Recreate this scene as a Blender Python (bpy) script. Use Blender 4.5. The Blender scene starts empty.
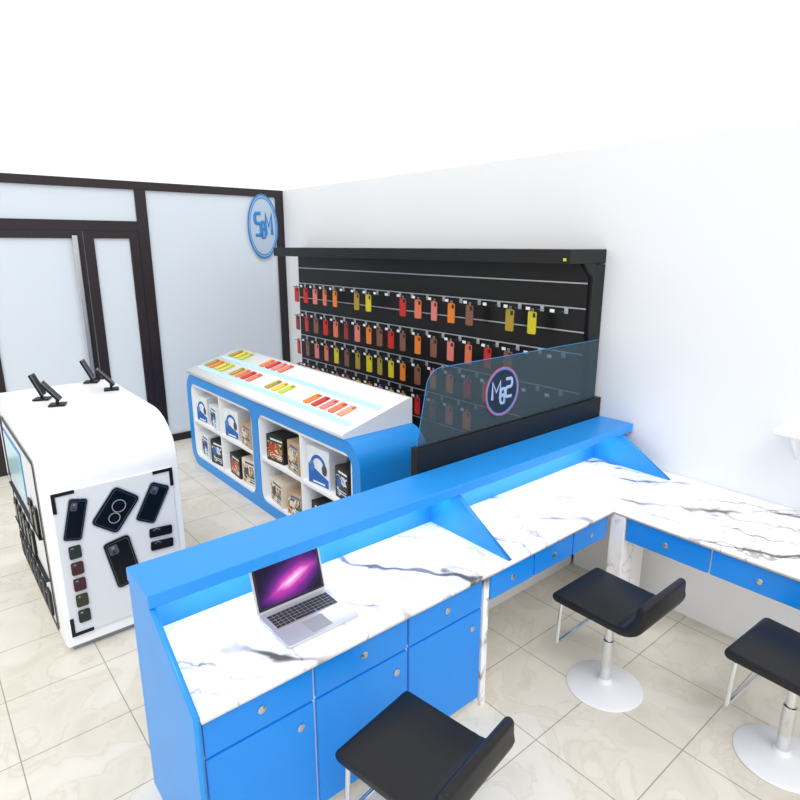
import bpy, bmesh, math, random
from mathutils import Vector, Matrix
random.seed(4)
scene=bpy.context.scene
col=scene.collection
scene.view_settings.view_transform='Standard'
scene.view_settings.exposure=.1

# ---------------------------------------------------------------- materials
def newmat(name):
    m=bpy.data.materials.new(name); m.use_nodes=True
    nt=m.node_tree
    b=nt.nodes['Principled BSDF']
    return m,nt,b
def srgb(r,g,b):
    def c(x):
        x/=255.0
        return x/12.92 if x<=.04045 else ((x+.055)/1.055)**2.4
    return (c(r),c(g),c(b),1)
def plain(name,rgb,rough=.5,metal=0,spec=.5,vary=.04,scale=6,emit=0,coat=0):
    m,nt,b=newmat(name)
    tc=nt.nodes.new('ShaderNodeTexCoord')
    n=nt.nodes.new('ShaderNodeTexNoise'); n.inputs['Scale'].default_value=scale; n.inputs['Detail'].default_value=3
    nt.links.new(tc.outputs['Object'],n.inputs['Vector'])
    r=nt.nodes.new('ShaderNodeValToRGB')
    c=srgb(*rgb)
    r.color_ramp.elements[0].position=.3; r.color_ramp.elements[1].position=.7
    r.color_ramp.elements[0].color=tuple(x*(1-vary) for x in c[:3])+(1,)
    r.color_ramp.elements[1].color=tuple(min(1,x*(1+vary)) for x in c[:3])+(1,)
    nt.links.new(n.outputs['Fac'],r.inputs['Fac'])
    nt.links.new(r.outputs['Color'],b.inputs['Base Color'])
    b.inputs['Roughness'].default_value=rough
    b.inputs['Metallic'].default_value=metal
    b.inputs['Specular IOR Level'].default_value=spec
    b.inputs['Coat Weight'].default_value=coat
    if emit:
        nt.links.new(r.outputs['Color'],b.inputs['Emission Color'])
        b.inputs['Emission Strength'].default_value=emit
    return m
def mnode(nt,op,a,b=None,c=None):
    n=nt.nodes.new('ShaderNodeMath'); n.operation=op
    for i,x in enumerate((a,b,c)):
        if x is None: continue
        if isinstance(x,(int,float)): n.inputs[i].default_value=x
        else: nt.links.new(x,n.inputs[i])
    return n.outputs[0]

M={}
M['white']=plain('white_laminate',(246,247,249),.35,vary=.01)
M['wall']=plain('wall_paint',(239,241,243),.8,vary=.012,scale=.8)
M['blue']=plain('blue_laminate',(34,146,230),.35,vary=.02)
M['blue2']=plain('drawer_blue',(16,138,234),.3,vary=.02)
M['black']=plain('black_laminate',(15,15,17),.42,vary=.1,spec=.35)
M['frame']=plain('dark_frame_metal',(34,24,30),.4,vary=.08)
M['leather']=plain('black_leather',(18,18,21),.42,vary=.15,scale=40,spec=.4)
M['chrome']=plain('chrome',(225,227,230),.12,metal=1,vary=.02)
M['satin']=plain('brushed_steel',(200,202,206),.3,metal=1,vary=.05)
M['alu']=plain('laptop_aluminium',(205,206,210),.32,metal=.5,vary=.02)
M['key']=plain('key_black',(30,30,33),.5)
M['grey']=plain('grey_plastic',(150,152,156),.5)
M['phoneblack']=plain('gloss_black',(7,7,8),.25,spec=.35)
M['basewhite']=plain('stool_base_white',(232,233,236),.25,vary=.01)
M['panel']=plain('display_panel_white',(226,228,232),.5,vary=.01)
M['groove']=plain('slat_groove_aluminium',(190,193,198),.3,metal=.5,vary=.04)
M['signblue']=plain('sign_blue',(46,132,200),.5,vary=.02)
M['ringred']=plain('ring_red',(200,80,100),.4)
M['ringblue']=plain('ring_blue',(50,130,205),.4)
M['letter']=plain('letter_pale_blue',(150,180,215),.4,emit=.05)
M['strip']=plain('turquoise_acrylic_edge',(190,232,238),.2,vary=.02)
COL={'red':(205,36,26),'maroon':(150,36,30),'pink':(236,130,120),'salmon':(234,120,84),'orange':(242,132,36),
'brown':(136,88,66),'olive':(182,152,36),'yellow':(226,208,30),'lime':(200,214,40),'peach':(244,165,130)}
for k,v in COL.items(): M[k]=plain('case_'+k,v,.4,vary=.03)
for k,v in {'box_white':(236,240,244),'box_dark':(34,32,34),'box_tan':(196,166,130),'box_cream':(232,220,204),'print_blue':(30,104,184),'print_grey':(110,112,118),'print_green':(24,42,34),'print_maroon':(64,24,28),'print_olive':(52,54,28),'print_lens':(74,76,84)}.items():
    M[k]=plain(k,v,.55,vary=.06,scale=20)
def photo_print(name,cols,scale,seed):
    m,nt,b=newmat(name)
    tc=nt.nodes.new('ShaderNodeTexCoord')
    mp=nt.nodes.new('ShaderNodeMapping'); mp.inputs['Location'].default_value=(seed,seed*2,seed)
    nt.links.new(tc.outputs['Object'],mp.inputs['Vector'])
    n=nt.nodes.new('ShaderNodeTexNoise'); n.inputs['Scale'].default_value=scale; n.inputs['Detail'].default_value=2; n.inputs['Distortion'].default_value=1.0
    nt.links.new(mp.outputs['Vector'],n.inputs['Vector'])
    r=nt.nodes.new('ShaderNodeValToRGB'); r.color_ramp.interpolation='CONSTANT'
    e=r.color_ramp.elements; e[0].position=0; e[0].color=srgb(*cols[0]); e[1].position=.42; e[1].color=srgb(*cols[1])
    for p,c in zip((.49,.55,.61),cols[2:]):
        z=e.new(p); z.color=srgb(*c)
    nt.links.new(n.outputs['Fac'],r.inputs['Fac']); nt.links.new(r.outputs['Color'],b.inputs['Base Color'])
    b.inputs['Roughness'].default_value=.45
    return m
M['photo_a']=photo_print('printed_photo_warm',[(120,60,30),(220,150,70),(30,26,26),(240,215,170),(200,50,36)],8,1)
M['photo_b']=photo_print('printed_photo_cool',[(20,50,100),(40,120,205),(235,240,245),(24,60,120),(120,190,230)],8,3)
M['photo_c']=photo_print('printed_photo_mono',[(14,14,16),(50,52,58),(20,20,22),(225,226,230),(60,110,170)],8,6)
M['photo_d']=photo_print('printed_photo_earth',[(90,54,36),(190,140,100),(240,226,206),(70,44,34),(60,120,90)],8,9)

def marble():
    m,nt,b=newmat('white_marble_grey_veins')
    tc=nt.nodes.new('ShaderNodeTexCoord')
    def veins(rot,scale,dist,thr,loc,ds,lo=.40,hi=.56):
        mp=nt.nodes.new('ShaderNodeMapping'); mp.inputs['Rotation'].default_value=(0,0,math.radians(rot)); mp.inputs['Location'].default_value=loc
        nt.links.new(tc.outputs['Object'],mp.inputs['Vector'])
        w=nt.nodes.new('ShaderNodeTexWave'); w.wave_type='BANDS'; w.bands_direction='X'
        w.inputs['Scale'].default_value=scale; w.inputs['Distortion'].default_value=dist; w.inputs['Detail'].default_value=4
        w.inputs['Detail Scale'].default_value=ds; w.inputs['Detail Roughness'].default_value=.57
        nt.links.new(mp.outputs['Vector'],w.inputs['Vector'])
        mr=nt.nodes.new('ShaderNodeMapRange'); mr.inputs['From Min'].default_value=thr; mr.inputs['From Max'].default_value=1
        nt.links.new(w.outputs['Fac'],mr.inputs['Value'])
        n=nt.nodes.new('ShaderNodeTexNoise'); n.inputs['Scale'].default_value=2.3; n.inputs['Detail'].default_value=2
        nt.links.new(mp.outputs['Vector'],n.inputs['Vector'])
        k=nt.nodes.new('ShaderNodeMapRange'); k.inputs['From Min'].default_value=lo; k.inputs['From Max'].default_value=hi; k.inputs['To Min'].default_value=.05
        nt.links.new(n.outputs['Fac'],k.inputs['Value'])
        return mr.outputs[0],k.outputs[0]
    a,ka=veins(-38,.85,7,.962,(0,0,0),1.4,.40,.55)
    c,kc=veins(-28,1.5,8,.968,(5,2,0),1.6,.44,.58)
    g,kg=veins(-45,2.4,8,.96,(9,4,0),1.8,.50,.60)
    d,kd=veins(-38,.85,7,.70,(0,0,0),1.4,.42,.58)
    v=mnode(nt,'ADD',mnode(nt,'MULTIPLY',mnode(nt,'MULTIPLY',a,ka),.85),mnode(nt,'MULTIPLY',mnode(nt,'MULTIPLY',c,kc),.6))
    v=mnode(nt,'ADD',v,mnode(nt,'MULTIPLY',mnode(nt,'MULTIPLY',d,kd),.27))
    v=mnode(nt,'ADD',v,mnode(nt,'MULTIPLY',mnode(nt,'MULTIPLY',g,kg),.4))
    v=mnode(nt,'MINIMUM',v,1)
    mx=nt.nodes.new('ShaderNodeMix'); mx.data_type='RGBA'
    mx.inputs[6].default_value=srgb(248,247,248); mx.inputs[7].default_value=srgb(94,92,94)
    nt.links.new(v,mx.inputs[0]); nt.links.new(mx.outputs[2],b.inputs['Base Color'])
    b.inputs['Roughness'].default_value=.3
    return m
M['marble']=marble()

def tiles():
    m,nt,b=newmat('beige_stone_tiles')
    tc=nt.nodes.new('ShaderNodeTexCoord')
    br=nt.nodes.new('ShaderNodeTexBrick'); br.offset=0; br.squash=1
    br.inputs['Scale'].default_value=1; br.inputs['Brick Width'].default_value=.5; br.inputs['Row Height'].default_value=.5
    br.inputs['Mortar Size'].default_value=.003; br.inputs['Mortar Smooth'].default_value=.1
    br.inputs['Color1'].default_value=(1,1,1,1); br.inputs['Color2'].default_value=(.97,.97,.97,1); br.inputs['Mortar'].default_value=(.5,.48,.45,1)
    nt.links.new(tc.outputs['Object'],br.inputs['Vector'])
    n=nt.nodes.new('ShaderNodeTexNoise'); n.inputs['Scale'].default_value=3.0; n.inputs['Detail'].default_value=9; n.inputs['Distortion'].default_value=1.0
    nt.links.new(tc.outputs['Object'],n.inputs['Vector'])
    r=nt.nodes.new('ShaderNodeValToRGB'); e=r.color_ramp.elements
    e[0].position=.34; e[0].color=srgb(217,210,195); e[1].position=.64; e[1].color=srgb(231,226,214)
    z=e.new(.475); z.color=srgb(225,219,205); z=e.new(.498); z.color=srgb(218,210,195); z=e.new(.521); z.color=srgb(227,221,208)
    nt.links.new(n.outputs['Fac'],r.inputs['Fac'])
    mx=nt.nodes.new('ShaderNodeMix'); mx.data_type='RGBA'; mx.blend_type='MULTIPLY'; mx.inputs[0].default_value=1
    nt.links.new(r.outputs['Color'],mx.inputs[6]); nt.links.new(br.outputs['Color'],mx.inputs[7])
    nt.links.new(mx.outputs[2],b.inputs['Base Color']); b.inputs['Roughness'].default_value=.35
    return m
M['tiles']=tiles()

def glassmat(name,rgb,alpha,rough=.1,tint=None):
    m,nt,b=newmat(name)
    out=[x for x in nt.nodes if x.type=='OUTPUT_MATERIAL'][0]
    b.inputs['Base Color'].default_value=srgb(*rgb); b.inputs['Roughness'].default_value=rough
    tr=nt.nodes.new('ShaderNodeBsdfTransparent'); tr.inputs['Color'].default_value=srgb(*(tint or rgb))
    tc=nt.nodes.new('ShaderNodeTexCoord'); n=nt.nodes.new('ShaderNodeTexNoise'); n.inputs['Scale'].default_value=.7
    nt.links.new(tc.outputs['Object'],n.inputs['Vector'])
    f=mnode(nt,'ADD',mnode(nt,'MULTIPLY',n.outputs['Fac'],.1),alpha-.05)
    mx=nt.nodes.new('ShaderNodeMixShader'); nt.links.new(f,mx.inputs[0])
    nt.links.new(tr.outputs[0],mx.inputs[1]); nt.links.new(b.outputs[0],mx.inputs[2]); nt.links.new(mx.outputs[0],out.inputs[0])
    return m
M['pane']=glassmat('frosted_window_glass',(228,236,244),.75,.4,(244,249,253))
M['tint']=glassmat('smoky_teal_glass',(104,124,134),.24,.15,(196,212,218))
M['disc']=glassmat('emblem_smoked_glass',(34,52,80),.5,.3,(140,160,190))
M['signglass']=glassmat('sign_frosted_film',(206,222,240),.7,.4,(240,245,250))

def screenmat():
    m,nt,b=newmat('laptop_wallpaper')
    tc=nt.nodes.new('ShaderNodeTexCoord')
    sp=nt.nodes.new('ShaderNodeSeparateXYZ'); nt.links.new(tc.outputs['Object'],sp.inputs[0])
    n=nt.nodes.new('ShaderNodeTexNoise'); n.inputs['Scale'].default_value=9; nt.links.new(tc.outputs['Object'],n.inputs['Vector'])
    x=mnode(nt,'MULTIPLY',mnode(nt,'SUBTRACT',sp.outputs[0],.02),3.2); y=mnode(nt,'MULTIPLY',mnode(nt,'SUBTRACT',sp.outputs[2],.105),5.2)
    d=mnode(nt,'ADD',mnode(nt,'MULTIPLY',x,.45),mnode(nt,'MULTIPLY',y,-.9))
    d=mnode(nt,'ADD',d,mnode(nt,'MULTIPLY',mnode(nt,'SUBTRACT',n.outputs['Fac'],.5),.25))
    a=mnode(nt,'ABSOLUTE',d)
    rad=mnode(nt,'ADD',mnode(nt,'MULTIPLY',mnode(nt,'MULTIPLY',x,x),1.3),mnode(nt,'MULTIPLY',a,.9))
    r=nt.nodes.new('ShaderNodeValToRGB'); e=r.color_ramp.elements
    e[0].position=0; e[0].color=srgb(255,240,255); e[1].position=1; e[1].color=srgb(22,10,44)
    z=e.new(.08); z.color=srgb(250,150,230)
    z=e.new(.2); z.color=srgb(200,60,180)
    z=e.new(.42); z.color=srgb(110,36,138)
    z=e.new(.68); z.color=srgb(50,20,88)
    nt.links.new(mnode(nt,'MULTIPLY',rad,1.6),r.inputs['Fac'])
    nt.links.new(r.outputs['Color'],b.inputs['Emission Color']); b.inputs['Emission Strength'].default_value=1.0
    b.inputs['Base Color'].default_value=(.005,.005,.005,1); b.inputs['Roughness'].default_value=.6; b.inputs['Specular IOR Level'].default_value=.2
    return m
M['screen']=screenmat()

# ---------------------------------------------------------------- geometry helpers
def finish(me,mat,smooth=False):
    bm=bmesh.new(); bm.from_mesh(me); bmesh.ops.remove_doubles(bm,verts=bm.verts,dist=1e-6)
    bmesh.ops.recalc_face_normals(bm,faces=bm.faces); bm.to_mesh(me); bm.free()
    me.materials.clear(); me.materials.append(M[mat])
    if smooth:
        for p in me.polygons: p.use_smooth=True
        try: me.set_sharp_from_angle(angle=math.radians(40))
        except Exception: pass
def add(name,me,parent=None,loc=(0,0,0),label=None,cat=None,kind=None,group=None):
    o=bpy.data.objects.new(name,me); col.objects.link(o); o.location=loc
    if parent: o.parent=parent
    if label: o['label']=label
    if cat: o['category']=cat
    if kind: o['kind']=kind
    if group: o['group']=group
    return o
def thing(name,loc,label,cat,rotz=0,group=None):
    o=add(name,None,None,loc,label,cat,None,group); o.empty_display_size=.1; o.rotation_euler=(0,0,rotz); return o
def boxmesh(lo,hi,mat,bev=.003,seg=2):
    bm=bmesh.new(); bmesh.ops.create_cube(bm,size=1)
    for v in bm.verts: v.co=Vector([(lo[i]+hi[i])/2+v.co[i]*(hi[i]-lo[i]) for i in range(3)])
    if bev: bmesh.ops.bevel(bm,geom=bm.edges[:],offset=bev,segments=seg,affect='EDGES',profile=.5)
    me=bpy.data.meshes.new('m'); bm.to_mesh(me); bm.free(); finish(me,mat); return me
def box(name,lo,hi,mat,parent=None,bev=.003,**k):
    """box given in the parent's local coordinates; own origin at its centre-bottom"""
    o=(( lo[0]+hi[0])/2,(lo[1]+hi[1])/2,lo[2])
    me=boxmesh([lo[i]-o[i] for i in range(3)],[hi[i]-o[i] for i in range(3)],mat,bev)
    return add(name,me,parent,o,**k)
PL={'XY':lambda a,b,c:(a,b,c),'XZ':lambda a,b,c:(a,c,b),'YZ':lambda a,b,c:(c,a,b)}
def prismmesh(outs,plane,d0,d1,mat,bev=0,smooth=False):
    cu=bpy.data.curves.new('c','CURVE'); cu.dimensions='2D'; cu.fill_mode='BOTH'
    cu.extrude=(d1-d0)/2-bev; cu.bevel_depth=bev; cu.bevel_resolution=1 if bev else 0
    if bev: cu.offset=-bev
    for pts in outs:
        s=cu.splines.new('POLY'); s.points.add(len(pts)-1)
        for p,q in zip(s.points,pts): p.co=(q[0],q[1],0,1)
        s.use_cyclic_u=True
    ob=bpy.data.objects.new('c',cu); col.objects.link(ob)
    dg=bpy.context.evaluated_depsgraph_get(); me=bpy.data.meshes.new_from_object(ob.evaluated_get(dg))
    bpy.data.objects.remove(ob); bpy.data.curves.remove(cu)
    f=PL[plane]; mid=(d0+d1)/2
    for v in me.vertices: v.co=Vector(f(v.co.x,v.co.y,v.co.z+mid))
    finish(me,mat,smooth); return me
def prism(name,outs,plane,d0,d1,mat,parent=None,bev=0,smooth=False,**k):
    if isinstance(outs[0][0],(int,float)): outs=[outs]
    me=prismmesh(outs,plane,d0,d1,mat,bev,smooth)
    xs=[v.co for v in me.vertices]
    o=Vector(((min(c.x for c in xs)+max(c.x for c in xs))/2,(min(c.y for c in xs)+max(c.y for c in xs))/2,min(c.z for c in xs)))
    for v in me.vertices: v.co-=o
    return add(name,me,parent,o,**k)
def rrect(x0,y0,x1,y1,r,n=8,corners=(1,1,1,1)):
    pts=[]
    for i,(cx,cy,a0) in enumerate(((x1-r,y1-r,0),(x0+r,y1-r,90),(x0+r,y0+r,180),(x1-r,y0+r,270))):
        if corners[i]:
            for j in range(n+1):
                a=math.radians(a0+90*j/n); pts.append((cx+r*math.cos(a),cy+r*math.sin(a)))
        else:
            pts.append([(x1,y1),(x0,y1),(x0,y0),(x1,y0)][i])
    return pts
def ell(cx,cy,rx,ry,n=40): return [(cx+rx*math.cos(2*math.pi*i/n),cy+ry*math.sin(2*math.pi*i/n)) for i in range(n)]
def lathe(name,prof,mat,parent=None,loc=(0,0,0),n=32,**k):
    bm=bmesh.new(); rings=[]
    for r,z in prof:
        rings.append([bm.verts.new((r*math.cos(2*math.pi*i/n),r*math.sin(2*math.pi*i/n),z)) for i in range(n)])
    for a,b in zip(rings,rings[1:]):
        for i in range(n): bm.faces.new((a[i],a[(i+1)%n],b[(i+1)%n],b[i]))
    bm.faces.new(rings[0]); bm.faces.new(rings[-1])
    me=bpy.data.meshes.new('m'); bm.to_mesh(me); bm.free(); finish(me,mat,True)
    return add(name,me,parent,loc,**k)
def tube(name,pts,r,mat,parent=None,loc=(0,0,0),cyc=False,**k):
    strokes=pts if isinstance(pts[0][0],(tuple,list)) else [pts]
    cu=bpy.data.curves.new('c','CURVE'); cu.dimensions='3D'; cu.bevel_depth=r; cu.bevel_resolution=3; cu.use_fill_caps=True
    for st_ in strokes:
        s=cu.splines.new('POLY'); s.points.add(len(st_)-1)
        for p,q in zip(s.points,st_): p.co=(*q,1)
        s.use_cyclic_u=cyc
    ob=bpy.data.objects.new('c',cu); col.objects.link(ob)
    dg=bpy.context.evaluated_depsgraph_get(); me=bpy.data.meshes.new_from_object(ob.evaluated_get(dg))
    bpy.data.objects.remove(ob); bpy.data.curves.remove(cu)
    finish(me,mat,True); return add(name,me,parent,loc,**k)
def arc(cx,cy,r,a0,a1,n=6,ry=None):
    ry=r if ry is None else ry
    return [(cx+r*math.cos(math.radians(a0+(a1-a0)*i/n)),cy+ry*math.sin(math.radians(a0+(a1-a0)*i/n))) for i in range(n+1)]
GL={'S':[[(.95,1),(.25,1)]+arc(.25,.77,.2,90,270,6,.23)+[(.7,.54)]+arc(.7,.27,.25,90,-90,6,.27)+[(.05,0)]],
'B':[[(.1,0),(.1,1),(.6,1)]+arc(.6,.77,.3,90,-90,6,.23)+[(.1,.54),(.6,.54)]+arc(.6,.27,.35,90,-90,6,.27)+[(.1,0),(.1,.3)]],
'M':[[(0,0),(0,1),(.5,.4),(1,1),(1,0)]]}
def glyph(ch,x,z,w,h,y,r,mat,par,mirror=False,name='sign_lettering',flat=.25):
    pts=[[(x+((1-a) if mirror else a)*w-w/2,0,z+b*h-h/2) for a,b in s] for s in GL[ch]]
    o=tube(name,pts,r,mat,par)
    for v in o.data.vertices: v.co.y=v.co.y*flat+y
    return o
def clone(src,loc,rot=None,label=None,group=None,mats=None):
    """copy thing + parts; mats maps part base name -> material key"""
    def rec(o,par):
        c=o.copy(); col.objects.link(c)
        if par: c.parent=par
        if mats and o.data:
            mk=mats.get(o.name.split('.')[0])
            if mk:
                c.material_slots[0].link='OBJECT'; c.material_slots[0].material=M[mk]
        for ch in list(o.children): rec(ch,c)
        return c
    c=rec(src,None); c.location=loc
    if rot is not None: c.rotation_euler=rot
    if label: c['label']=label
    if group: c['group']=group
    return c

# ---------------------------------------------------------------- room
WX=4.1; WY=7.3
floor=box('floor',(-4,-2.5,-.1),(WX+.1,WY+.1,0),'tiles',bev=0,kind='structure')
wr=box('wall_right',(WX,-2.5,0),(WX+.1,WY+.1,3.09),'wall',bev=0,kind='structure')
def frame(name,x0,x1,z0,z1,y0=WY,y1=WY+.07): return box(name,(x0,y0,z0),(x1,y1,z1),'frame',bev=.004,kind='structure')
frame('trim_1',-2,WX,3.0,3.09)
frame('trim_2',-2,2.225,2.55,2.66)
frame('trim_3',2.225,2.345,0,3.0)
frame('trim_4',3.99,WX,0,3.0)
frame('trim_5',2.345,3.99,0,.09)
frame('trim_6',-2,-1.88,0,3.0)
box('window_1',(2.345,WY+.025,.09),(3.99,WY+.04,3.0),'pane',bev=0,kind='structure')
box('window_2',(-1.88,WY+.025,2.66),(2.225,WY+.04,3.0),'pane',bev=0,kind='structure')
def door(n,x0,x1,hx):
    e=add('door_%d'%n,None,None,((x0+x1)/2,WY,0),kind='structure'); c=(x0+x1)/2
    box('stile',(x0-c,.0,0),(x0-c+.1,.06,2.55),'frame',e); box('stile',(x1-c-.1,0,0),(x1-c,.06,2.55),'frame',e)
    box('rail',(x0-c+.1,0,2.47),(x1-c-.1,.06,2.55),'frame',e); box('rail',(x0-c+.1,0,0),(x1-c-.1,.06,.18),'frame',e)
    box('glass_pane',(x0-c+.1,.02,.18),(x1-c-.1,.035,2.47),'pane',e,bev=0)
    if hx is not None:
        h=box('pull_handle',(hx-c-.028,-.06,.95),(hx-c+.028,-.03,2.5),'satin',e,bev=.008)
        for z in (1.05,2.25): box('handle_mount',(-.012,.015,z-.95),(.012,.045,z-.93),'satin',h)
door(1,.62,1.64,1.55)
door(2,1.65,2.222,None)
door(3,-.42,.61,None)

sg=thing('wall_sign',(3.785,WY-.001,2.24),'round blue-ringed sign with SBM lettering on the glass','sign')
prism('sign_disc',ell(0,.39,.2,.38),'XZ',-.004,0,'signglass',sg)
prism('sign_ring',[ell(0,.39,.215,.405),ell(0,.39,.196,.378)],'XZ',-.006,0,'signblue',sg)
prism('sign_ring',[ell(0,.39,.188,.364),ell(0,.39,.179,.348)],'XZ',-.006,0,'signblue',sg)
glyph('S',-.070,.42,.092,.27,-.008,.022,'signblue',sg)
glyph('B',.004,.35,.055,.20,-.008,.018,'signblue',sg)
glyph('M',.082,.42,.085,.26,-.008,.022,'signblue',sg)

# ---------------------------------------------------------------- reception counter
rc=thing('reception_counter',(0,0,0),'long blue reception counter with raised ledge and slanted fins','counter')
box('ledge',(.55,2.16,1.04),(4.093,2.44,1.10),'blue',rc,bev=.004)
box('back_panel',(.58,2.385,0),(4.093,2.425,1.04),'blue',rc)
prism('side_panel',[(2.425,0),(2.425,1.04),(2.17,1.04),(1.78,.80),(1.78,0)],'YZ',.552,.576,'blue',rc)
prism('fin',[(2.384,.801),(2.384,1.04),(2.17,1.04),(1.78,.801)],'YZ',2.23,2.255,'blue',rc)
prism('fin',[(2.384,.801),(2.384,1.04),(2.17,1.04),(1.78,.801)],'YZ',3.95,3.975,'blue',rc)
ct=prism('countertop',[(.578,1.77),(3.22,1.77),(3.22,-1.6),(4.095,-1.6),(4.095,2.383),(.578,2.383)],'XY',.775,.80,'marble',
 label='L-shaped white marble worktop with grey veins',cat='countertop')

def knob(par,x,y,z,ax='Y'):
    k=lathe('knob',[(.015,0),(.0175,.002),(.0175,.005),(.014,.007),(.005,.0072)],'satin',par,(x,y,z),n=24,label='small flat round steel lock')
    k.rotation_euler=(math.radians(90),0,0) if ax=='Y' else (0,math.radians(-90),0)
def cabinet(x0,x1,zlow=.05):
    c=(x0+x1)/2; w=(x1-x0)/2
    t=thing('cabinet',(c,1.79,0),'blue drawer cabinet with a door below the marble worktop','cabinet')
    box('body',(-w,.018,zlow),(w,.585,.774),'white',t,bev=.002)
    box('plinth',(-w,.05,0),(w,.5,zlow),'white',t,bev=0)
    d=box('drawer',(-w+.006,0,.607),(w-.006,.017,.766),'blue2',t); knob(d,0,-.0085,.085)
    d=box('door',(-w+.006,0,.06),(w-.006,.017,.595),'blue2',t); knob(d,w-.07,-.0085,.45)
for a,b in ((.58,1.045),(1.046,1.545),(1.546,2.045)): cabinet(a,b)
box('support_panel',(2.05,1.785,0),(2.09,2.335,.774),'marble',None,label='white marbled upright panel supporting the worktop',cat='panel')
def drawers(ax,cx,cy,w,n,label):
    t=thing('drawer_unit',(cx,cy,.6),label,'drawer unit')
    if ax=='Y': box('body',(-w/2,.018,.01),(w/2,.40,.174),'white',t,bev=.002)
    else: box('body',(.018,-w/2,.01),(.5,w/2,.1745),'white',t,bev=.001)
    for i in range(n):
        a=-w/2+w*i/n+.006; b=a+w/n-.012
        if ax=='Y':
            d=box('drawer',(a,0,.018),(b,.017,.166),'blue2',t); knob(d,0,-.0085,.07)
        else:
            d=box('drawer',(0,a,.018),(.017,b,.166),'blue2',t); knob(d,-.0085,0,.07,'X')
drawers('Y',(2.095+3.2)/2,1.79,1.10,3,'row of three blue drawers hung beneath the marble worktop')
drawers('X',3.235,.670,2.036,4,'row of blue drawers beneath the side worktop')
box('support_panel',(3.222,1.69,0),(3.50,1.785,.774),'marble',None,label='white marbled corner panel beneath the worktop',cat='panel')
box('modesty_panel',(3.70,-1.49,0),(3.74,2.33,.609),'white',None,label='white panel beneath the side worktop',cat='panel')
box('modesty_panel',(2.095,2.34,0),(3.69,2.38,.77),'white',None,label='white panel closing the knee space',cat='panel')
box('support_panel',(3.24,-1.55,0),(3.79,-1.5,.774),'white',None,label='white end panel supporting the side worktop',cat='panel')

# ---------------------------------------------------------------- laptop
lp=thing('laptop',(1.172,2.045,.801),'open silver laptop with purple wallpaper on the marble worktop','laptop')
prism('base',rrect(-.178,-.15,.178,.12,.015),'XY',0,.014,'alu',lp,bev=.002)
kb=prism('keyboard',rrect(-.155,-.02,.155,.09,.004),'XY',.0142,.0152,'grey',lp)
km=boxmesh((-.0095,-.0075,0),(.0095,.0075,.003),'key',.001,1)
for r in range(5):
    for c in range(14):
        if r==4 and 4<=c<=8: continue
        add('key',km,kb,(-.143+c*.022,-.044+(4-r)*.0205+.003,.001))
add('key',boxmesh((-.05,-.0075,0),(.05,.0075,.003),'key',.001,1),kb,(-.143+6*.022,-.041,.001))
prism('trackpad',rrect(-.05,-.132,.05,-.04,.004),'XY',.0142,.0149,'grey',lp)
lid=add('screen_lid',prismmesh([rrect(-.178,0,.178,.232,.012)],'XZ',0,.006,'alu'),lp,(0,.120,.012))
lid.rotation_euler=(math.radians(-16),0,0)
add('display',prismmesh([rrect(-.158,.024,.158,.210,.002)],'XZ',-.0012,0,'screen'),lid)
prism('bezel',[rrect(-.169,.012,.169,.222,.006),rrect(-.158,.024,.158,.210,.002)],'XZ',-.0014,0,'key',lid)

# ---------------------------------------------------------------- stools
st=thing('bar_stool',(2.70,1.44,0),'black padded low-back stool on a pedestal, tucked under marble worktop','stool',group='pedestal stools at the counter')
lathe('base',[(.20,0),(.205,.006),(.19,.016),(.10,.028),(.045,.04),(.03,.06)],'basewhite',st,n=48)
lathe('pedestal',[(.03,.05),(.03,.30),(.022,.302),(.022,.50)],'chrome',st)
prof=arc(.215,.54,.028,-90,90)+[(.1,.565),(-.10,.56)]+arc(-.13,.66,.10,-80,-160,6)+arc(-.262,.70,.022,0,180)+[(-.285,.66)]+arc(-.15,.655,.143,-170,-95,6)
prism('seat',prof,'YZ',-.21,.21,'leather',st,bev=.012,smooth=True)
box('seat_plate',(-.1,-.1,.495),(.1,.1,.51),'satin',st)
tube('footrest',[(-.19,.19,.51),(-.19,.2,.28),(-.185,.205,.26),(.185,.205,.26),(.19,.2,.28),(.19,.19,.51)],.011,'chrome',st)
tube('lever',[(.02,0,.49),(.2,-.05,.48)],.005,'chrome',st)
clone(st,(2.92,.625,0),(0,0,math.radians(-3)),'black padded low-back stool on a pedestal, beside the side worktop')
clone(st,(1.235,1.365,0),(0,0,math.radians(10)),'black padded low-back stool facing the blue drawer cabinets')

# ---------------------------------------------------------------- display counter
dc=thing('display_counter',(2.31,4.83,0),'blue and white display counter with sloped top and open shelves','display counter')
Y0,Y1=-1.63,1.63
prism('frame',[rrect(Y0,0,Y1,1.045,.2),rrect(Y0+.10,.10,-.06,.94,.1),rrect(.06,.10,Y1-.10,.94,.1)],'YZ',0,.64,'blue',dc,smooth=True)
for s in (-1,1):
    a,b=(Y0+.101,-.061) if s<0 else (.061,Y1-.101)
    prism('shelf_unit',[rrect(a,.101,b,.939,.099),rrect(a+.025,.125,(a+b)/2-.012,.50,.02),rrect((a+b)/2+.012,.125,b-.025,.50,.02),
        rrect(a+.025,.525,(a+b)/2-.012,.915,.02),rrect((a+b)/2+.012,.525,b-.025,.915,.02)],'YZ',.008,.299,'white',dc)
    prism('shelf_back',rrect(a,.101,b,.939,.099),'YZ',.30,.32,'panel',dc)
prism('sloped_top',[(-.015,1.046),(.64,1.046),(.64,1.25),(.60,1.25),(-.015,1.085)],'XZ',-1.45,1.55,'white',dc)
slope=math.atan((1.25-1.085)/.615)
def topz(x): return 1.085+(x+.015)*math.tan(slope)
for x in (.10,.38):
    o=box('acrylic_strip',(x-.03,-1.38,0),(x+.03,1.48,.006),'strip',dc,bev=.001,label='pale turquoise acrylic strip'); o.location.z=topz(x)-.001
    o.rotation_euler=(0,-slope,0)

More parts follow.
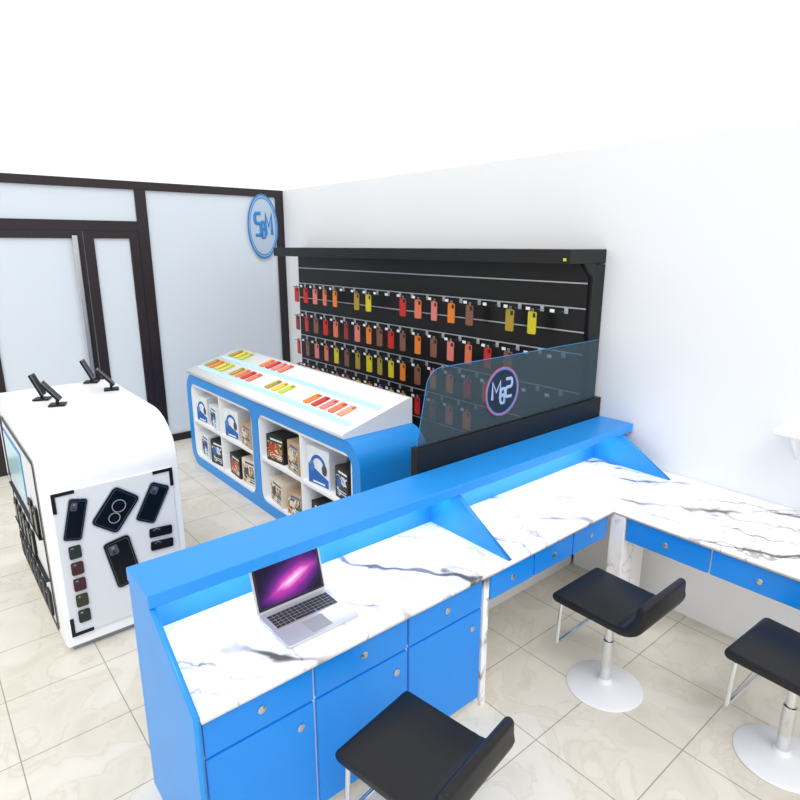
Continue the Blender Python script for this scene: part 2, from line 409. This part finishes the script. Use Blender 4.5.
def case_proto(k,n):
    t=thing('phone_case',(0,0,-20-n),'coloured phone case','phone case')
    prism('shell',[rrect(-.039*k,-.16*k,.039*k,0,.012*k,5),rrect(-.031*k,-.042*k,-.004*k,-.010*k,.006*k,4)],'YZ',-.009,0,'red',t,bev=.002)
    prism('lens_cutout',rrect(-.0305*k,-.0415*k,-.0045*k,-.0105*k,.006*k,4),'YZ',-.004,-.001,'key',t,label='dark camera opening')
    if n==0: prism('hang_tab',[rrect(-.012,-.004,.012,.026,.006,4),ell(0,.014,.005,.005,10)],'YZ',-.004,-.003,'grey',t)
    return t
proto=case_proto(1.12,0); proto2=case_proto(1.0,1)
def cname(c): return {'lime':'lime yellow','olive':'olive gold'}.get(c,c)
def lying(x,y,c):
    z=topz(x)+.004
    clone(proto2,(2.31+x,4.83+y,z),(0,math.radians(90)-slope,0),'%s phone case lying on the sloped white counter top'%cname(c),'phone cases on the sloped counter top',{'shell':c})
for y0,cs in ((1.40,['olive','orange','yellow','lime']),(.78,['olive','orange','red','salmon']),(.02,['olive','yellow','lime']),(-.66,['orange','red','pink','salmon','peach'])):
    for i,c in enumerate(cs): lying(.30,y0-i*.125,c)
for y0,cs in ((1.38,['olive','yellow','lime']),(.64,['orange','red','pink','salmon'])):
    for i,c in enumerate(cs): lying(.57,y0-i*.125,c)

# product boxes
LAB={'head':'white box printed with blue headphones on the counter shelf','blue':'blue and white product box with picture print on the counter shelf','dark':'dark product box with warm picture print on the counter shelf','tan':'tan product box with earthy picture print on the counter shelf','cream':'cream product box with earthy picture print on the counter shelf','mono':'black product box with white and grey print on the counter shelf'}
def pbox(kind,loc,w,h,d=.18,rz=0):
    t=thing('product_box',loc,LAB[kind],'box',rz,group='product boxes on the counter shelves')
    body={'head':'box_white','blue':'box_white','dark':'box_dark','tan':'box_tan','cream':'box_cream','mono':'box_dark'}[kind]
    box('carton',(0,-w/2,0),(d,w/2,h),body,t,bev=.002)
    r=min(w,h)*.36
    if kind=='head':
        cz=h*.52
        prism('printed_picture',[(-w*.46,h*.04),(w*.46,h*.04),(w*.46,h*.55),(-w*.46,h*.25)],'YZ',-.0008,0,'print_blue',t)
        band=[(r*math.cos(a),cz+r*math.sin(a)) for a in [math.pi*i/14 for i in range(15)]]
        inner=[(r*.72*math.cos(a),cz+r*.72*math.sin(a)) for a in [math.pi*(14-i)/14 for i in range(15)]]
        prism('printed_headband',band+inner,'YZ',-.0018,-.0009,'print_blue',t)
        for s in (-1,1): prism('printed_ear_cup',ell(s*r*.8,cz-r*.1,r*.32,r*.46,20),'YZ',-.0026,-.0019,'ringblue' if s>0 else 'print_lens',t)
        box('printed_strip',(-.0018,-w*.3,h*.08),(-.0009,w*.25,h*.13),'box_white',t,bev=0)
    else:
        a,c2={'dark':('photo_a','box_white'),'tan':('photo_d','print_blue'),'cream':('photo_d','print_lens'),'blue':('photo_b','print_blue'),'mono':('photo_c','box_white')}[kind]
        prism('printed_picture',rrect(-w*.42,h*.10,w*.42,h*.76,.01),'YZ',-.0012,0,a,t)
        box('printed_strip',(-.001,-w/2+.015,h*.83),(0,w*.25,h*.90),c2,t,bev=0)
        for i in range(2): box('printed_strip',(-.002,-w*.36,h*(.18+.08*i)),(-.0013,w*(.05+.1*i),h*(.21+.08*i)),'box_white',t,bev=0)
        prism('printed_picture',rrect(w*.02,h*.38,w*.34,h*.66,.01),'YZ',-.0022,-.0013,{'mono':'print_blue','dark':'red','blue':'print_lens','tan':'box_cream'}.get(kind,'print_lens'),t)
X=2.335; Z1=.127; Z2=.527
for (k,y,z,w,h,rz) in [('head',6.16,Z2,.24,.28,5),('blue',5.86,Z2,.22,.24,-7),('head',5.42,Z2,.26,.29,6),('tan',5.10,Z2,.24,.22,-6),
  ('blue',6.15,Z1,.24,.26,-5),('mono',5.84,Z1,.25,.26,6),('dark',5.42,Z1,.26,.22,-4),('cream',5.10,Z1,.24,.26,6),
  ('dark',4.54,Z2,.26,.24,6),('tan',4.21,Z2,.22,.27,-6),('head',3.82,Z2,.28,.32,5),('mono',3.49,Z2,.20,.25,-6),
  ('cream',4.54,Z1,.27,.22,-6),('tan',4.21,Z1,.22,.20,6),('mono',3.83,Z1,.25,.24,-5),('dark',3.50,Z1,.22,.28,5)]:
    pbox(k,(X+random.random()*.015+.005,y,z),w,h,rz=math.radians(rz))

# ---------------------------------------------------------------- slat wall
sw=thing('slatwall_display',(4.02,4.65,0),'tall black slatwall display with projecting canopy','display wall')
L0,L1=2.505-4.65,6.78-4.65
box('back_panel',(-.04,L0,0),(.075,L1,2.26),'black',sw,bev=.002)
box('canopy',(-.38,L0,2.27),(.075,L1,2.37),'black',sw,bev=.003)
prism('end_panel',[(-.07,.0),(-.0415,.0),(-.0415,2.269),(-.20,2.269),(-.08,2.17)],'XZ',L0,L0+.04,'black',sw)
SL=[1.93,1.58,1.27,.96,.66]
for z in SL+[2.12,1.75]: box('slat_groove',(-.045,L0+.045,z-.005),(-.0405,L1-.01,z+.005),'groove',sw,bev=0,label='thin aluminium slat line')
box('base_shelf',(-.36,L0+.04,0),(-.041,L1,.28),'black',sw,bev=.003)
box('canopy_badge',(-.384,L0+.03,2.29),(-.3801,L0+.055,2.31),'lime',sw,bev=0,label='small lime badge')
hk=thing('display_hook',(0,0,-20),'chrome display hook with a small white tag','hook')
tube('hook_arm',[(0,0,0),(-.13,0,-.004),(-.17,0,-.002),(-.18,0,.006)],.0045,'chrome',hk)
box('mount_clip',(-.004,-.018,-.018),(0,.018,.026),'groove',hk,bev=.001)
box('price_tag',(-.186,-.020,.006),(-.183,.020,.030),'white',hk,bev=0)
YL=[6.62-.213*k for k in range(8)]; YM=[4.94,4.75]; YR=[4.56-.228*k for k in range(9)]
rows=[['red','red','pink','salmon','orange','', 'olive','yellow','','','red','salmon','pink','orange','brown','','olive','yellow',''],
['maroon','red','brown','red','salmon','maroon','pink','orange','brown','red','brown','orange','brown','pink','salmon','red','brown','',''],
['red','brown','pink','salmon','yellow','brown','olive','yellow','olive','yellow','orange','brown','salmon','orange','red','pink','','',''],
['brown','red','pink','maroon','salmon','olive','yellow','orange','pink','yellow','orange','red','brown','pink','orange','','','','']]
for r,cs in enumerate(rows):
    for y,c in zip(YL+YM+YR,cs):
        z=SL[r]-.03
        if not c and r>0 and y>5: continue
        if not c and r>2: continue
        clone(hk,(3.974,y,z),None,'chrome display hook with tag on the black slatwall','display hooks on the slatwall')
        if c: clone(proto,(3.974-.12,y,z-.012),(0,0,random.uniform(-.12,.12)),'%s phone case hanging from a slatwall hook'%cname(c),'phone cases hanging on the slatwall',{'shell':c})

# ---------------------------------------------------------------- partition block with glass
pb=thing('partition_counter',(3.06,2.475,0),'low black partition topped by a smoky glass screen','partition')
box('body',(-.885,-.03,0),(1.03,.028,1.25),'black',pb,bev=.003)
gp=[(-.86,1.251),(.975,1.251),(.975,1.70)]+[(-.68+.11*math.cos(math.radians(a)),1.59+.11*math.sin(math.radians(a))) for a in range(90,171,10)]
bm=bmesh.new()
fr=[bm.verts.new((a,-.006,b-1.251)) for a,b in gp]; bk=[bm.verts.new((a,.004,b-1.251)) for a,b in gp]
bm.faces.new(fr); bm.faces.new(bk[::-1])
for i in range(len(gp)):
    j=(i+1)%len(gp); bm.faces.new((fr[i],bk[i],bk[j],fr[j]))
gm=bpy.data.meshes.new('m'); bm.to_mesh(gm); bm.free(); finish(gm,'tint')
add('glass_screen',gm,pb,(0,0,1.251),label='smoky grey-teal glass screen with a rounded corner')
tube('glass_edge',[(.975,-.001,1.704),(-.68,-.001,1.704)]+[(-.68+.1135*math.cos(math.radians(a)),-.001,1.59+.1135*math.sin(math.radians(a))) for a in range(100,171,10)]+[(-.8635,-.001,1.255)],.0025,'ringblue',pb,label='thin bright blue glass edge')
EX,EZ=-.13,1.475
prism('emblem_disc',ell(EX,EZ,.1385,.1385),'XZ',-.010,-.0065,'disc',pb,label='dark translucent round emblem')
prism('emblem_ring',[ell(EX,EZ,.163,.163),ell(EX,EZ,.155,.155)],'XZ',-.013,-.0065,'ringred',pb,label='red ring')
prism('emblem_ring',[ell(EX,EZ,.1545,.1545),ell(EX,EZ,.145,.145)],'XZ',-.013,-.0065,'ringblue',pb,label='blue ring')
for ch,dx,dz,w_,h_ in (('M',-.060,.014,.075,.115),('B',.002,-.030,.048,.095),('S',.062,.018,.070,.12)):
    glyph(ch,EX+dx,EZ+dz,w_,h_,-.0125,.0115,'letter',pb,True,'emblem_lettering',.17)

# ---------------------------------------------------------------- white kiosk
kx=.825
ks=thing('phone_kiosk',(kx,3.65,0),'white rounded phone display kiosk with curved top','kiosk')
pr=[(0,.05),(0,1.08)]+[(.0+.36*(1-math.cos(math.radians(a))),1.08+.28*math.sin(math.radians(a))) for a in range(10,91,10)]+arc(1.42,1.28,.08,90,0)+[(1.50,.05)]
prism('body',pr,'YZ',-.38,.385,'white',ks,bev=.02,smooth=True)
box('plinth',(-.34,.04,0),(.35,1.46,.05),'grey',ks)
PX0,PX1,PZ0,PZ1=-.345,.335,.12,1.04
box('display_panel',(PX0,-.012,PZ0),(PX1,-.001,PZ1),'panel',ks,bev=.004,label='light grey display panel')
for (a,b,sx,sz) in ((PX0,PZ1,1,-1),(PX1,PZ1,-1,-1),(PX0,PZ0,1,1),(PX1,PZ0,-1,1)):
    q=[(a,b),(a+sx*.12,b),(a+sx*.12,b+sz*.02),(a+sx*.02,b+sz*.02),(a+sx*.02,b+sz*.12),(a,b+sz*.12)]
    prism('corner_bracket',q,'XZ',-.018,-.0125,'black',ks)
box('side_panel',(-.386,.16,.10),(-.381,1.42,1.19),'panel',ks,bev=.002,label='light side display panel')
prism('side_frame',[rrect(.15,.09,1.43,1.20,.02),rrect(.175,.115,1.405,1.175,.01)],'YZ',-.390,-.3865,'black',ks)
box('side_screen',(-.390,.62,.76),(-.3865,1.36,1.12),'ringblue',ks,bev=.001,label='blue lit screen')
box('side_screen_glass',(-.394,.64,.78),(-.3905,1.34,1.10),'strip',ks,bev=.001)
for z in (.70,.42): box('side_shelf',(-.408,.20,z-.008),(-.387,1.38,z),'black',ks,bev=.002)
def phone(loc,w,h,rot,label,lens='print_lens',body='phoneblack',group='phones on the kiosk panel',n=2,art=False):
    t=thing('smartphone',loc,label,'phone',group=group); t.rotation_euler=rot
    prism('shell',rrect(-w/2,-h/2,w/2,h/2,min(w,h)*.16,5),'XZ',-.012,0,body,t,bev=.002)
    if art:
        prism('line_art',[ell(0,h*.12,w*.24,w*.24,24),ell(0,h*.12,w*.21,w*.21,24)],'XZ',-.0135,-.0122,'grey',t)
        prism('line_art',[ell(w*.1,-h*.18,w*.2,w*.2,24),ell(w*.1,-h*.18,w*.17,w*.17,24)],'XZ',-.0135,-.0122,'grey',t)
    else:
        prism('camera_bump',rrect(-w*.38,h*.22,-w*.02,h*.42,w*.08,4),'XZ',-.0145,-.0122,lens,t)
        for i in range(n): prism('lens',ell(-w*.2,h*.27+i*h*.10,w*.07,w*.07,14),'XZ',-.0165,-.0146,'satin' if i else 'key',t)
    if h>.2:
        prism('edge_rim',[rrect(-w/2-.003,-h/2-.003,w/2+.003,h/2+.003,min(w,h)*.17,5),rrect(-w/2,-h/2,w/2,h/2,min(w,h)*.16,5)],'XZ',-.009,-.004,'satin',t)
        prism('screen_outline',[rrect(-w*.44,-h*.46,w*.44,h*.46,w*.1,5),rrect(-w*.42,-h*.45,w*.42,h*.45,w*.09,5)],'XZ',-.0126,-.0121,'print_lens',t)
yf=3.65-.0135
R=lambda d:(0,math.radians(d),0)
phone((.585,yf,.86),.095,.25,R(14),'slim black smartphone slightly tilted on the kiosk panel')
phone((.805,yf,.855),.17,.25,R(38),'large black phone with circular line art on the kiosk panel',art=True)
phone((1.02,yf,.84),.12,.25,R(28),'black smartphone leaning steeply on the kiosk panel')
phone((.81,yf,.51),.15,.32,R(-10),'tall black smartphone with cameras on the lower kiosk panel')
phone((1.05,yf,.635),.14,.06,R(4),'small black accessory case on the kiosk panel',group='small cases on the kiosk panel')
phone((1.05,yf,.545),.14,.06,R(4),'small black accessory case on the kiosk panel',group='small cases on the kiosk panel')
for z,c in ((.66,'print_green'),(.555,'print_maroon'),(.45,'print_maroon'),(.345,'print_olive'),(.24,'print_green')):
    phone((.56,yf,z),.065,.08,R(0),'small dark %s case on the kiosk panel'%c.split('_')[1],body=c,group='small cases on the kiosk panel')
xs_=kx-.3915
for i in range(7):
    y=3.65+.28+i*.165
    phone((xs_,y,.702+.09) if i<2 else (xs_,y,.42+.095),.09,.17,(0,0,math.radians(-90)),'black smartphone standing on the kiosk side shelf',group='phones on the kiosk side shelves')
    phone((xs_+.002,y,.24),.10,.17,(0,0,math.radians(-90)),'dark smartphone fixed to the kiosk side panel',body='box_dark',group='phones on the kiosk side shelves')
def holder(x,y,rz,tilt):
    t=thing('phone_holder',(x,y,1.361),'small black phone stand holding a phone on the kiosk top','phone stand',rz,group='phone stands on kiosk top')
    box('foot',(-.045,-.05,0),(.045,.05,.012),'black',t)
    box('post',(-.009,-.009,.012),(.009,.009,.06),'black',t,bev=.002)
    s=add('device',prismmesh([rrect(-.04,-.03,.04,.13,.010,5)],'XZ',-.009,.009,'phoneblack',.002),t,(0,0,.06)); s.rotation_euler=(math.radians(tilt),0,0)
    prism('device_rim',[rrect(-.041,-.031,.041,.131,.011,5),rrect(-.037,-.027,.037,.127,.008,5)],'XZ',-.0102,-.0092,'grey',s)
for x,y,rz,tl in ((.66,4.66,1.1,-22),(.71,4.42,1.2,-38),(1.06,5.02,1.1,-24),(1.11,4.66,1.3,-40)): holder(x,y,rz,tl)

# ---------------------------------------------------------------- wall shelf
ws=thing('wall_shelf',(WX-.002,.80,1.27),'small white shelf with triangular brackets on the wall','shelf')
box('board',(-.19,-.38,.03),(0,.38,.06),'white',ws)
for y in (-.25,.28): prism('bracket',[(0,.03),(-.17,.03),(-.17,.015),(-.03,-.14),(0,-.14)],'XZ',y-.012,y+.012,'white',ws)

def purge(o):
    for c in list(o.children): purge(c)
    bpy.data.objects.remove(o)
purge(proto); purge(proto2); purge(hk)

# ---------------------------------------------------------------- light
w=bpy.data.worlds.new('World'); scene.world=w; w.use_nodes=True
bg=w.node_tree.nodes['Background']; bg.inputs[0].default_value=(1,1,1,1); bg.inputs[1].default_value=1.06
def area(name,loc,rot,sx,sy,e,color=(1,1,1)):
    l=bpy.data.lights.new(name,'AREA'); l.shape='RECTANGLE'; l.size=sx; l.size_y=sy; l.energy=e; l.color=color
    o=bpy.data.objects.new(name,l); col.objects.link(o); o.location=loc; o.rotation_euler=rot; return o
su=bpy.data.lights.new('sun_light','SUN'); su.energy=1.15; su.angle=math.radians(30)
so=bpy.data.objects.new('sun_light',su); col.objects.link(so); so.rotation_euler=(math.radians(30),math.radians(-22),0); so.location=(0,0,6)
for x0,x1 in ((.6,2.2),(2.28,3.9)):
    area('ledge_light',((x0+x1)/2,2.27,1.036),(0,0,0),x1-x0,.04,3,(.93,.94,1))

cam=bpy.data.cameras.new('camera'); co=bpy.data.objects.new('camera',cam); col.objects.link(co)
cam.sensor_width=36; cam.lens=595/800*36; cam.shift_y=-.0025
co.location=(0,0,2.4)
co.rotation_euler=(math.radians(90)-math.atan(153/595),0,math.radians(-39.9))
scene.camera=co
